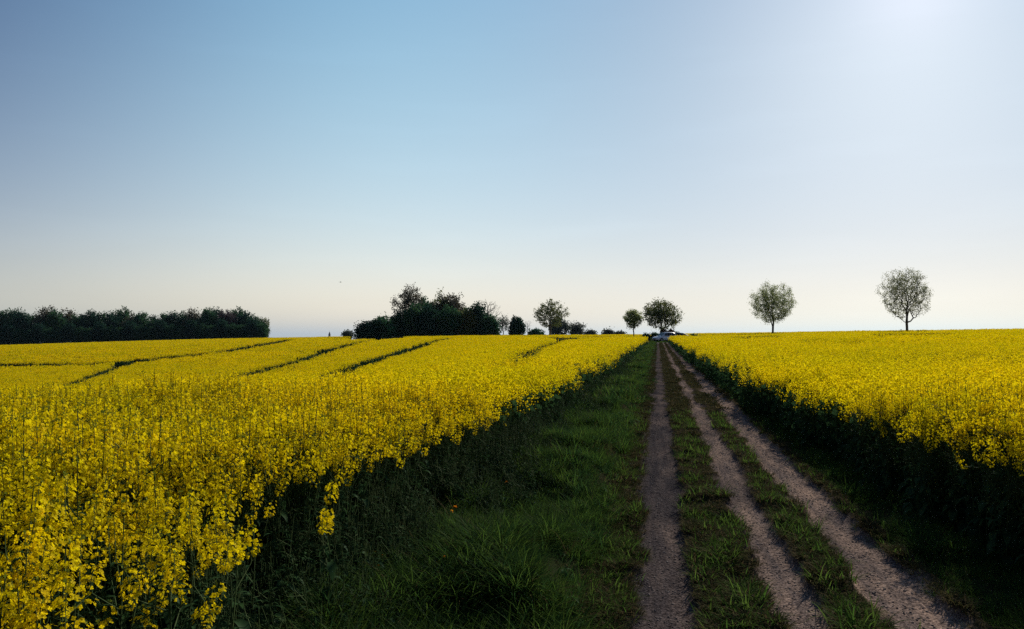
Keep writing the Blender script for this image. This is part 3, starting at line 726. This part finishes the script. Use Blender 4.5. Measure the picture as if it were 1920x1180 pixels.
def tree_at(name, label, px, D, ytop, ycb, wpx, seed, leafm, ntips=260, lpt=10, lsize=.13, sig=.16, bark=M_BARK, rtrunk=.13, group=None, cat='tree', fork=None, off=0, **k):
    x, y = at(px, D); g0 = gz(x, y); H = zat(ytop, D) - g0; cb = zat(ycb, D) - g0; m_ = D / F_PX
    rz_ = (H - cb) / 2; cz = (H + cb) / 2; rx = wpx / 2 * m_
    g_ = np.random.default_rng(seed)
    wm, cm = tree_meshes(g_, H, fork if fork is not None else max(cb * .9, .3), cz, rx, rz_ * .97, ntips, lpt, lsize, sig, bark, leafm, rtrunk, lean=off, **k)
    return put_tree(name, x, y, label, wm, cm, group, cat=cat)

L_SPRING = leafmat('leaf_spring', (.15, .20, .07), (.25, .27, .09), .6, nscale=1.2, gloss=.004)
L_SPRING2 = leafmat('leaf_spring_grey', (.16, .19, .10), (.25, .25, .13), .6, nscale=1.2, gloss=.004)
L_OLIVE = leafmat('leaf_olive', (.075, .11, .035), (.15, .15, .05), .5, nscale=.9, gloss=.003)
L_DARK = leafmat('leaf_dark', (.022, .080, .042), (.055, .120, .050), .38, nscale=.4, gloss=.003)
L_DARK2 = leafmat('leaf_bottle', (.018, .058, .040), (.030, .075, .045), .3, nscale=.4, gloss=.003)
L_BROWN = leafmat('leaf_brown', (.075, .075, .050), (.11, .095, .065), .4, nscale=.5, gloss=.003)
L_PURPLE = leafmat('leaf_purple', (.09, .062, .075), (.07, .058, .062), .35, nscale=.5, gloss=.003)
L_RED = leafmat('leaf_red', (.07, .03, .022), (.05, .04, .02), .35, nscale=1.5, gloss=.003)
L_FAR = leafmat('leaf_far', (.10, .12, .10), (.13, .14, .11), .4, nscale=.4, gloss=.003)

ROAD = 'lone trees spaced along the field'
tree_at('young_tree', 'tall egg-shaped tree with thin leafing twigs, farthest right in the yellow field', 1701, 92, 501, 599, 87, 101, L_SPRING2, ntips=760, lpt=13, lsize=.085, sig=.16, rtrunk=.16, group=ROAD, shell=2.4, rough=.13, droop=-.10, off=-.15)
tree_at('young_tree', 'compact globe-shaped tree on a straight trunk in the right-hand yellow field', 1449, 115, 531, 607, 83, 102, L_SPRING, ntips=700, lpt=18, lsize=.10, sig=.20, rtrunk=.16, group=ROAD, shell=2.4, rough=.11, droop=-.08)
tree_at('spreading_tree', 'broad spreading green tree shading the parked white car', 1239, 146, 562, 618, 74, 103, L_OLIVE, ntips=420, lpt=14, lsize=.18, sig=.24, rtrunk=.22, group=ROAD, shell=2.2, rough=.14, droop=-.06)
tree_at('young_tree', 'small slender tree just left of the broad tree at the end of the track', 1188, 138, 579, 617, 36, 104, L_SPRING, ntips=240, lpt=14, lsize=.14, sig=.17, rtrunk=.11, group=ROAD, shell=2.2, rough=.10, droop=-.06)
tree_at('sapling', 'spindly sapling with a bare stem right behind the white car', 1263, 149, 597, 614, 12, 105, L_OLIVE, ntips=30, lpt=6, lsize=.12, sig=.14, rtrunk=.035, group=ROAD)
tree_at('field_tree', 'freestanding broad-crowned tree with knotty open branches, right of the dark copse', 1031, 190, 562, 615, 66, 106, L_OLIVE, ntips=320, lpt=10, lsize=.22, sig=.26, rtrunk=.26, shell=2.2, rough=.16, droop=-.06)

CP = 'trees of the copse on the horizon'
tree_at('bush', 'low rounded dark bush at the left end of the copse', 688, 178, 600, 652, 46, 201, L_DARK2, 150, 26, .32, .45, rtrunk=.15, group=CP, cat='bush', fork=.3)
tree_at('bush', 'second dark bush from the left end of the copse, taller than its neighbour', 716, 180, 591, 652, 44, 202, L_DARK, 150, 28, .32, .45, rtrunk=.15, group=CP, cat='bush', fork=.3)
tree_at('birch_tree', 'tallest tree of the copse, wispy crown with drooping see-through twigs', 767, 196, 534, 600, 60, 203, L_BROWN, 300, 10, .24, .34, bark=M_BIRCH, rtrunk=.22, group=CP, droop=.22, rough=.35)
for (px, D, yt, wd, sd, lm, lb) in (
     (748, 192, 583, 46, 204, L_DARK, 'dark thicket tree filling the foot of the wispy tallest tree on its left'),
     (778, 190, 570, 54, 205, L_DARK, 'dark dense tree standing right below the wispy tallest tree'),
     (822, 200, 546, 50, 206, L_OLIVE, 'tall dark tree with a domed top in the middle of the copse'),
     (806, 188, 575, 46, 207, L_DARK2, 'bottle-green tree low in front of the domed tall tree'),
     (797, 199, 557, 44, 236, L_DARK, 'dark tree bridging the wispy tallest tree and the domed tall one'),
     (836, 202, 553, 46, 237, L_BROWN, 'brown-green tree in the notch between the two tallest leafy crowns'),
     (884, 196, 577, 36, 238, L_DARK, 'dark tree closing the gap left of the ivy-dark one'),
     (852, 200, 550, 48, 208, L_BROWN, 'tall brownish tree right of the domed one, its right shoulder thin'),
     (842, 188, 572, 50, 209, L_DARK, 'dense dark tree in front of the tall brownish one'),
     (872, 190, 580, 40, 210, L_OLIVE, 'olive tree filling the step down right of the tall brownish tree'),
     (897, 192, 570, 42, 211, L_DARK2, 'ivy-dark tree crowding the left side of the leafless one'),
     (918, 190, 592, 36, 212, L_DARK, 'low dark tree at the foot of the leafless one')):
    tree_at('copse_tree', lb, px, D, yt, 645, wd, sd, lm, 240, 16 if yt < 560 else 20, .32, .45, rtrunk=.25, group=CP, fork=1.0, rough=.34)
tree_at('bare_tree', 'leafless tree with fanned grey branches at the right of the copse', 914, 196, 559, 606, 56, 213, L_BROWN, 330, 1, .1, .1, rtrunk=.26, group=CP, rough=.15, droop=-.05)
tree_at('thin_tree', 'pale thin-twigged small tree between the leafless tree and the round evergreen', 943, 200, 590, 622, 28, 214, L_FAR, 150, 6, .18, .25, rtrunk=.12, group=CP)
tree_at('evergreen_bush', 'round bottle-green evergreen standing alone right of the copse', 969, 190, 591, 636, 30, 215, L_DARK2, 150, 28, .26, .32, rtrunk=.15, group=CP, fork=.3, cat='bush')
tree_at('thin_tree', 'faint leafless small tree just right of the round evergreen', 989, 230, 598, 624, 22, 216, L_FAR, 90, 1, .1, .2, rtrunk=.07, group=CP)
FB = 'small far trees and hedges along the skyline'
tree_at('far_tree', 'hazy rounded tree half hidden behind the freestanding broad tree', 1048, 260, 597, 634, 40, 217, L_FAR, 150, 18, .4, .5, rtrunk=.18, group=FB, fork=.5)
tree_at('far_tree', 'small hazy round-topped tree right of the freestanding broad tree', 1082, 270, 604, 632, 30, 218, L_FAR, 110, 15, .35, .45, rtrunk=.18, group=FB, fork=.5)
tree_at('far_tree', 'tiny dome-shaped tree on the skyline at the left end of the copse', 652, 260, 621, 634, 22, 219, L_FAR, 70, 10, .35, .4, rtrunk=.12, group=FB, fork=.3)
for (px, yt, wd, sd, lb) in ((1004, 618, 32, 220, 'low dark hedge between the round evergreen and the broad tree'),
        (1107, 620, 22, 221, 'low grey-green shrub on the skyline right of the small round-topped tree'),
        (1141, 618, 18, 222, 'tiny shrub alone on the skyline left of the slender small tree'),
        (1162, 622, 20, 223, 'flat low shrub at the left foot of the slender small tree')):
    tree_at('shrub', lb, px, 235, yt, 634, wd, sd, L_DARK if px < 1020 else L_FAR, 70, 14, .35, .4, rtrunk=.08, group=FB, fork=.2, cat='shrub')
SH = 'shrubs round the parked cars'
for (px, D, yt, yb, wd, sd, lm, lb) in ((1246, 143, 619, 631, 14, 230, L_RED, 'reddish shrub right of the broad tree trunk above the white car roof'),
        (1257, 144, 618, 633, 16, 231, L_RED, 'rusty brown shrub behind the rear of the white car'),
        (1268, 145, 623, 634, 15, 232, L_DARK, 'low dark shrub between the two cars'),
        (1300, 138, 628, 636, 16, 233, L_DARK, 'low black-green shrub right of the dark blue car'),
        (1228, 147, 624, 634, 16, 234, L_DARK, 'low dark shrub left of the broad tree trunk'),
        (1212, 146, 627, 636, 16, 235, L_DARK2, 'flat dark shrub between the slender and the broad tree')):
    tree_at('shrub', lb, px, D, yt, yb, wd, sd, lm, 60, 16, .16, .2, rtrunk=.04, group=SH, fork=.15, cat='shrub')

# the wood on the left horizon: four kinds of tree, copied
WD = 'trees of the wood on the left horizon'
g = np.random.default_rng(77); kinds_ = []
for k, lm in enumerate((L_DARK, L_DARK2, L_BROWN, L_DARK, L_PURPLE, L_OLIVE)):
    kinds_.append(tree_meshes(g, 15, 2.0, 8.3, 4.6, 7.0, 210, 18, .42, .58, M_BARK, lm, .3, shell=2.3, rough=.20))
tops = [(-75, 584), (-48, 580), (-22, 583), (2, 583), (18, 578), (38, 584), (62, 585), (88, 577), (104, 582), (128, 580), (150, 587), (168, 585), (187, 582), (208, 586), (228, 581), (250, 586), (268, 584), (288, 591), (306, 587), (324, 585), (345, 585), (362, 581), (386, 575), (404, 580), (424, 580), (443, 580), (460, 585), (477, 590), (494, 596)]
LBL = {88: 'wood tree poking up with a loose open top, fourth hump from the left edge', 386: 'tallest tree of the left wood, a dome near its right end', 424: 'purplish-brown crown in the left wood, right of its tallest dome',
       443: 'mid-green leafy tree near the right end of the left wood', 494: 'last tree at the right end of the left wood, sloping down to the field'}
KI = {424: 4, 443: 3, 494: 5, 88: 2, 386: 0, 477: 3, 460: 1}
for i, (px, yt) in enumerate(tops):
    yt += (-2, 1, 0, 2, -1, 1, 2)[i % 7] if px < 480 else 0; D = 300 + (i * 7) % 11; x, y = at(px, D); Hh = zat(yt, D) - gz(x, y); k = KI.get(px, [0, 1, 3, 2, 0, 1][i % 6]); wm, cm = kinds_[k]
    put_tree('wood_tree', x, y, LBL.get(px, 'dark green tree standing close among its like in the left wood'), wm, cm, WD, s=Hh / 15.3 * (.95 if px < 480 else .75), sz=Hh / 15.3, rz=i * 1.7)
for i, px in enumerate(range(-60, 500, 19)):
    D = 290; x, y = at(px, D); wm, cm = kinds_[(0, 1, 3)[i % 3]]
    put_tree('undergrowth_bush', x, y, 'dark bush filling the foot of the left wood behind the crop', wm, cm, 'bushes at the foot of the left wood', s=.62, sz=.5 + .12 * (i % 3 == 1), rz=i * 2.1, cat='bush')

# ---------------------------------------------------------------- leafy weeds on the left verge
def weed_clump(px_x, Y, s, label, seed):
    g_ = np.random.default_rng(seed); so = Soup(); st = Soup()
    for i in range(90):
        a = g_.random() * 6.283; q = .34 * math.sqrt(g_.random()); h_ = .22 * (1 - (q / .36) ** 2) * g_.random() + .02; a2 = a + g_.normal() * .7
        v, f = broadleaf((math.cos(a) * q, math.sin(a) * q, h_), (math.cos(a2), math.sin(a2), 0), .8 * g_.random(), .10 + .08 * g_.random(), .045, 1.2); so.add(v, f, 0)
        if i % 3 == 0: v, f = tube([(math.cos(a) * q * .5, math.sin(a) * q * .5, -.02), (math.cos(a) * q, math.sin(a) * q, h_)], .003, .002, 3); st.add(v, f, 0)
    t_ = thing('weed_clump', (px_x, Y, gz(px_x, Y)), label, 'weeds', 'leafy weed clumps on the left verge'); t_.scale = (s, s * 1.2, s)
    link('foliage', so.mesh('foliage', [M_WEED]), t_); link('stem', st.mesh('stem', [M_STEM]), t_)
weed_clump(-.80, 18.2, 1.35, 'farther of two dark leafy weed clumps on the left verge', 301)
weed_clump(-.72, 13.6, 1.15, 'nearer of two dark leafy weed clumps on the left verge', 302)

# ---------------------------------------------------------------- single rapeseed plants in front of the left crop
FP = 'rapeseed plants standing out at the front of the left crop'
def lone_plant(px, y, D, label, seed, h=None, nb=7):
    x, yy = at(px, D); g_ = np.random.default_rng(seed); hh = zat(y, D) - gz(x, yy) + .06
    t_ = thing('rapeseed_plant', (x, yy, gz(x, yy)), label, 'rapeseed plant', FP)
    pcs = plant_pieces(g_, h=hh, nb=nb, nflow=36, L=.0098); ks = {}
    st = Soup(); lf = Soup()
    heads = []
    for kd, v, f in pcs:
        if kd == 'stem': st.add(v, f)
        elif kd == 'leaf': lf.add(v, f)
        elif kd == 'head': hs = Soup(); hs.add(v, f, 0); heads.append(hs)
        else: heads[-1].add(v, f, 1)
    link('stem', st.mesh('stem', [M_STEM]), t_); link('leaves', lf.mesh('leaves', [M_RLEAF]), t_)
    for h_ in heads: link('flower_head', h_.mesh('flower_head', [M_PETAL, M_BUD]), t_)
lone_plant(440, 965, 3.0, 'rapeseed plant with a broad drooping bunch of blooms, low before the dark stems', 401)
lone_plant(335, 1030, 2.7, 'rapeseed plant with flat bright bunches left of and below the broad one', 402)
lone_plant(115, 1060, 2.25, 'rapeseed plant in the bottom left corner with thick golden spikes', 403)
lone_plant(622, 925, 4.0, 'rapeseed plant farthest right of the single ones, with few loose flower heads', 404, nb=3)
lone_plant(30, 955, 2.5, 'rapeseed plant at the left picture edge above the corner plant', 405)

# ---------------------------------------------------------------- cars
def loft(secs, closed=False):
    secs = np.array(secs); n, k, _ = secs.shape; V = secs.reshape(-1, 3); F = []
    for i in range(n - 1):
        for j in range(k - 1): F.append((i * k + j, i * k + j + 1, (i + 1) * k + j + 1, (i + 1) * k + j))
    return V, np.array(F)
def box(cx, cy_, cz, sx, sy, sz):
    V = np.array([(cx + a * sx / 2, cy_ + b * sy / 2, cz + c * sz / 2) for c in (-1, 1) for (a, b) in ((-1, -1), (1, -1), (1, 1), (-1, 1))])
    return V, np.array([(3, 2, 1, 0), (4, 5, 6, 7), (0, 1, 5, 4), (1, 2, 6, 5), (2, 3, 7, 6), (3, 0, 4, 7)])
def make_car(name, px, D, rz, paint, label, low=False):
    x, y = at(px, D); t_ = thing(name, (x, y, gz(x, y) + .02), label, 'car', 'cars parked at the end of the track', rz)
    hr = 1.42 if low else 1.62; L_ = 4.4; W_ = .9
    # stations: x, bottom, shoulder height, half width     (front is +x)
    st = [(-2.2, .45, .80, .72), (-2.15, .30, .95, .82), (-1.8, .26, 1.0, .88), (-1.0, .24, .99, .9), (0, .24, .97, .9), (.9, .24, .95, .9), (1.2, .25, .92, .89), (1.75, .27, .84, .86), (2.1, .30, .72, .78), (2.22, .42, .58, .66)]
    secs = []
    for (sx, zb, zs, hw) in st:
        half = [(hw * .86, zb), (hw, zb + .10), (hw * 1.0, (zb + zs) / 2), (hw * .97, zs - .06), (hw * .90, zs)]
        pts = [(sx, -a, b) for a, b in half] + [(sx, -hw * .45, zs + .02), (sx, hw * .45, zs + .02)] + [(sx, a, b) for a, b in half[::-1]]; pts.append(pts[0]); secs.append(pts)
    s = Soup(); v, f = loft(secs); s.add(v, f)
    k = len(secs[0]); s.add(np.array(secs[0]), np.array([(0, 1, 2, 3), (0, 3, 4, 5), (0, 5, 6, 11), (6, 7, 8, 11), (8, 9, 10, 11)])); s.add(np.array(secs[-1]), np.array([(0, 1, 2, 3), (0, 3, 4, 5), (0, 5, 6, 11), (6, 7, 8, 11), (8, 9, 10, 11)]))
    # roof and pillars
    gh = [(-2.05, .98, .80), (-1.75, hr - .12, .66), (-1.3, hr, .64), (-.4, hr + .03, .64), (.25, hr - .03, .63), (1.15, .96, .80)]
    rs = []
    for (sx, zr, hw) in gh:
        rs.append([(sx, -hw - .02, zr - .05), (sx, -hw + .05, zr), (sx, 0, zr + .03), (sx, hw - .05, zr), (sx, hw + .02, zr - .05)])
    v, f = loft(rs); s.add(v, f)
    for sd in (-1, 1):
        base = [(-1.95, sd * .83, .97), (-1.9, sd * .83, .97), (-1.3, sd * .84, .97), (-.4, sd * .84, .96), (.25, sd * .84, .95), (1.15, sd * .82, .93)]
        topp = [r_[0 if sd < 0 else 4] for r_ in rs]
        v = np.array([p_ for a, b in zip(base, topp) for p_ in (a, b)]); s.add(v, np.array([(2 * i, 2 * i + 1, 2 * i + 3, 2 * i + 2) for i in range(5)]))
    body = link('body', s.mesh('body', [paint], True), t_)
    def pane(nm, pts, m_=M_GLASS): link(nm, mesh_np(nm, np.array(pts, float), [np.array([list(range(len(pts)))])], [m_]), t_)
    for sd in (-1, 1):
        o = sd * .012
        pane('side_window', [(.95, sd * .835 + o, .99), (.15, sd * .845 + o, 1.0), (.15, sd * .68 + o, hr - .12), (.35, sd * .675 + o, hr - .14)])
        pane('side_window', [(.08, sd * .845 + o, 1.0), (-.85, sd * .85 + o, 1.01), (-.85, sd * .68 + o, hr - .09), (.08, sd * .68 + o, hr - .11)])
        pane('side_window', [(-.93, sd * .85 + o, 1.01), (-1.72, sd * .84 + o, 1.05), (-1.55, sd * .69 + o, hr - .16), (-.93, sd * .68 + o, hr - .1)])
        v, f = box(.85, sd * .98, 1.02, .12, .18, .13); link('wing_mirror', mesh_np('wing_mirror', v, [f], [paint]), t_)
        v, f = box(2.02, sd * .62, .66, .26, .26, .12); link('headlight', mesh_np('headlight', v, [f], [M_LAMP]), t_)
        v, f = box(-2.13, sd * .70, .88, .12, .2, .22); link('tail_light', mesh_np('tail_light', v, [f], [M_TAIL]), t_)
    pane('windscreen', [(1.12, -.70, 1.0), (1.12, .70, 1.0), (.33, .56, hr - .02), (.33, -.56, hr - .02)])
    pane('rear_window', [(-2.06, .66, 1.03), (-2.06, -.66, 1.03), (-1.80, -.56, hr - .14), (-1.80, .56, hr - .14)])
    v, f = box(2.20, 0, .50, .10, .9, .16); link('grille', mesh_np('grille', v, [f], [M_TRIM]), t_)
    v, f = box(0, 0, .27, 3.4, 1.6, .16); link('underbody', mesh_np('underbody', v, [f], [M_TRIM]), t_)
    for sx in (-1.35, 1.38):
        for sd in (-1, 1):
            prof = [(.17, -.11), (.31, -.115), (.335, -.08), (.34, 0), (.335, .08), (.31, .115), (.17, .11)]; n = 20
            V = np.array([(math.cos(a) * r_, o_, math.sin(a) * r_) for a in np.linspace(0, 2 * math.pi, n, endpoint=False) for r_, o_ in prof]); kk = len(prof)
            F = np.array([((i * kk + j), (i * kk + j + 1), ((i + 1) % n) * kk + j + 1, ((i + 1) % n) * kk + j) for i in range(n) for j in range(kk - 1)])
            wh = link('wheel', mesh_np('wheel', V, [F], [M_TYRE], smooth=True), t_); wh.location = (sx, sd * .83, .34)
            V = [(0, sd * .07, 0)] + [(math.cos(a) * (.20 if q % 2 == 0 else .19), sd * (.10 if q % 2 == 0 else .075), math.sin(a) * (.20 if q % 2 == 0 else .19)) for q, a in enumerate(np.linspace(0, 2 * math.pi, 10, endpoint=False))]
            link('rim', mesh_np('rim', np.array(V), [np.array([(0, 1 + i, 1 + (i + 1) % 10) for i in range(10)])], [M_RIM]), wh)
    return t_
make_car('parked_car', 1246, 130, R(180 + 40), mat('paint_white', (.78, .79, .83), .3, spec=.5, coat=.6), 'white five-door car parked in tree shade where the track ends')
make_car('parked_car', 1278, 140, R(-5), mat('paint_dark', (.02, .045, .07), .25, spec=.5, coat=.8), 'dark blue car mostly hidden behind the right-hand crop', low=True)

# ---------------------------------------------------------------- far tower, stake, bird
x, y = at(618, 1500); zb = gz(x, y); zt = zat(621.5, 1500)
t_ = thing('tower', (x, y, zb), 'tiny grey tower far off on the skyline between the wood and the copse', 'tower'); mtw = mat('tower_stone', (.20, .19, .19), .9, (.16, .15, .15), .3)
v, f = box(0, 0, (zt - zb) * .40, 3.4, 3.4, (zt - zb) * .8); link('wall', mesh_np('wall', v, [f], [mtw]), t_)
hh = zt - zb; V = np.array([(-1.7, -1.7, hh * .8), (1.7, -1.7, hh * .8), (1.7, 1.7, hh * .8), (-1.7, 1.7, hh * .8), (0, 0, hh)])
link('roof', mesh_np('roof', V, [np.array([(0, 1, 4), (1, 2, 4), (2, 3, 4), (3, 0, 4)])], [mat('tower_roof', (.10, .09, .10), .8)]), t_)
x, y = at(1689, 93); zb = gz(x, y); s = Soup(); v, f = tube([(0, 0, 0), (0.01, 0, .9), (.02, 0, zat(618.6, 93) - zb)], .05, .045, 6); s.add(v, f)
v, f = box(.02, 0, zat(618.6, 93) - zb + .03, .12, .12, .06); s.add(v, f)
o = link('stake', s.mesh('stake', [mat('old_wood', (.06, .045, .03), .9)]), None, label='short wooden stake poking out of the crop left of the tall egg-shaped tree', category='stake'); o.location = (x, y, zb)
x, y = at(638, 110); z = zat(529.3, 110); mb = mat('feather', (.02, .018, .018), .7)
t_ = thing('bird', (x, y, z), 'small dark bird flying alone in the sky between the wood and the copse', 'bird', rz=R(25))
prof = [(-.17, .004), (-.12, .016), (-.03, .035), (.05, .036), (.09, .022), (.115, .024), (.14, .012), (.17, .002)]; n = 8
V = np.array([(a, math.cos(th) * r_, math.sin(th) * r_) for a, r_ in prof for th in np.linspace(0, 2 * math.pi, n, endpoint=False)])
F = np.array([(i * n + j, i * n + (j + 1) % n, (i + 1) * n + (j + 1) % n, (i + 1) * n + j) for i in range(len(prof) - 1) for j in range(n)])
link('body', mesh_np('body', V, [F], [mb], smooth=True), t_)
for sd in (-1, 1):
    V = np.array([(.06, sd * .02, .02), (-.05, sd * .02, .02), (.07, sd * .12, .07), (-.05, sd * .12, .065), (.02, sd * .24, .05), (-.04, sd * .23, .048), (-.01, sd * .30, .03)]); V2 = V + np.array([0, 0, .008])
    F4 = [(0, 1, 3, 2), (2, 3, 5, 4), (7, 9, 10, 8), (9, 11, 12, 10), (0, 2, 9, 7), (2, 4, 11, 9), (1, 8, 10, 3), (3, 10, 12, 5)]; F3 = [(4, 5, 6), (11, 13, 12)]
    link('wing', mesh_np('wing', np.concatenate([V, V2]), [np.array(F4), np.array(F3)], [mb]), t_)
V = np.array([(-.14, -.012, 0), (-.14, .012, 0), (-.24, .03, 0), (-.24, -.03, 0)]); V = np.concatenate([V, V + [0, 0, .006]])
link('tail', mesh_np('tail', V, [np.array([(3, 2, 1, 0), (4, 5, 6, 7), (0, 1, 5, 4), (1, 2, 6, 5), (2, 3, 7, 6), (3, 0, 4, 7)])], [mb]), t_)
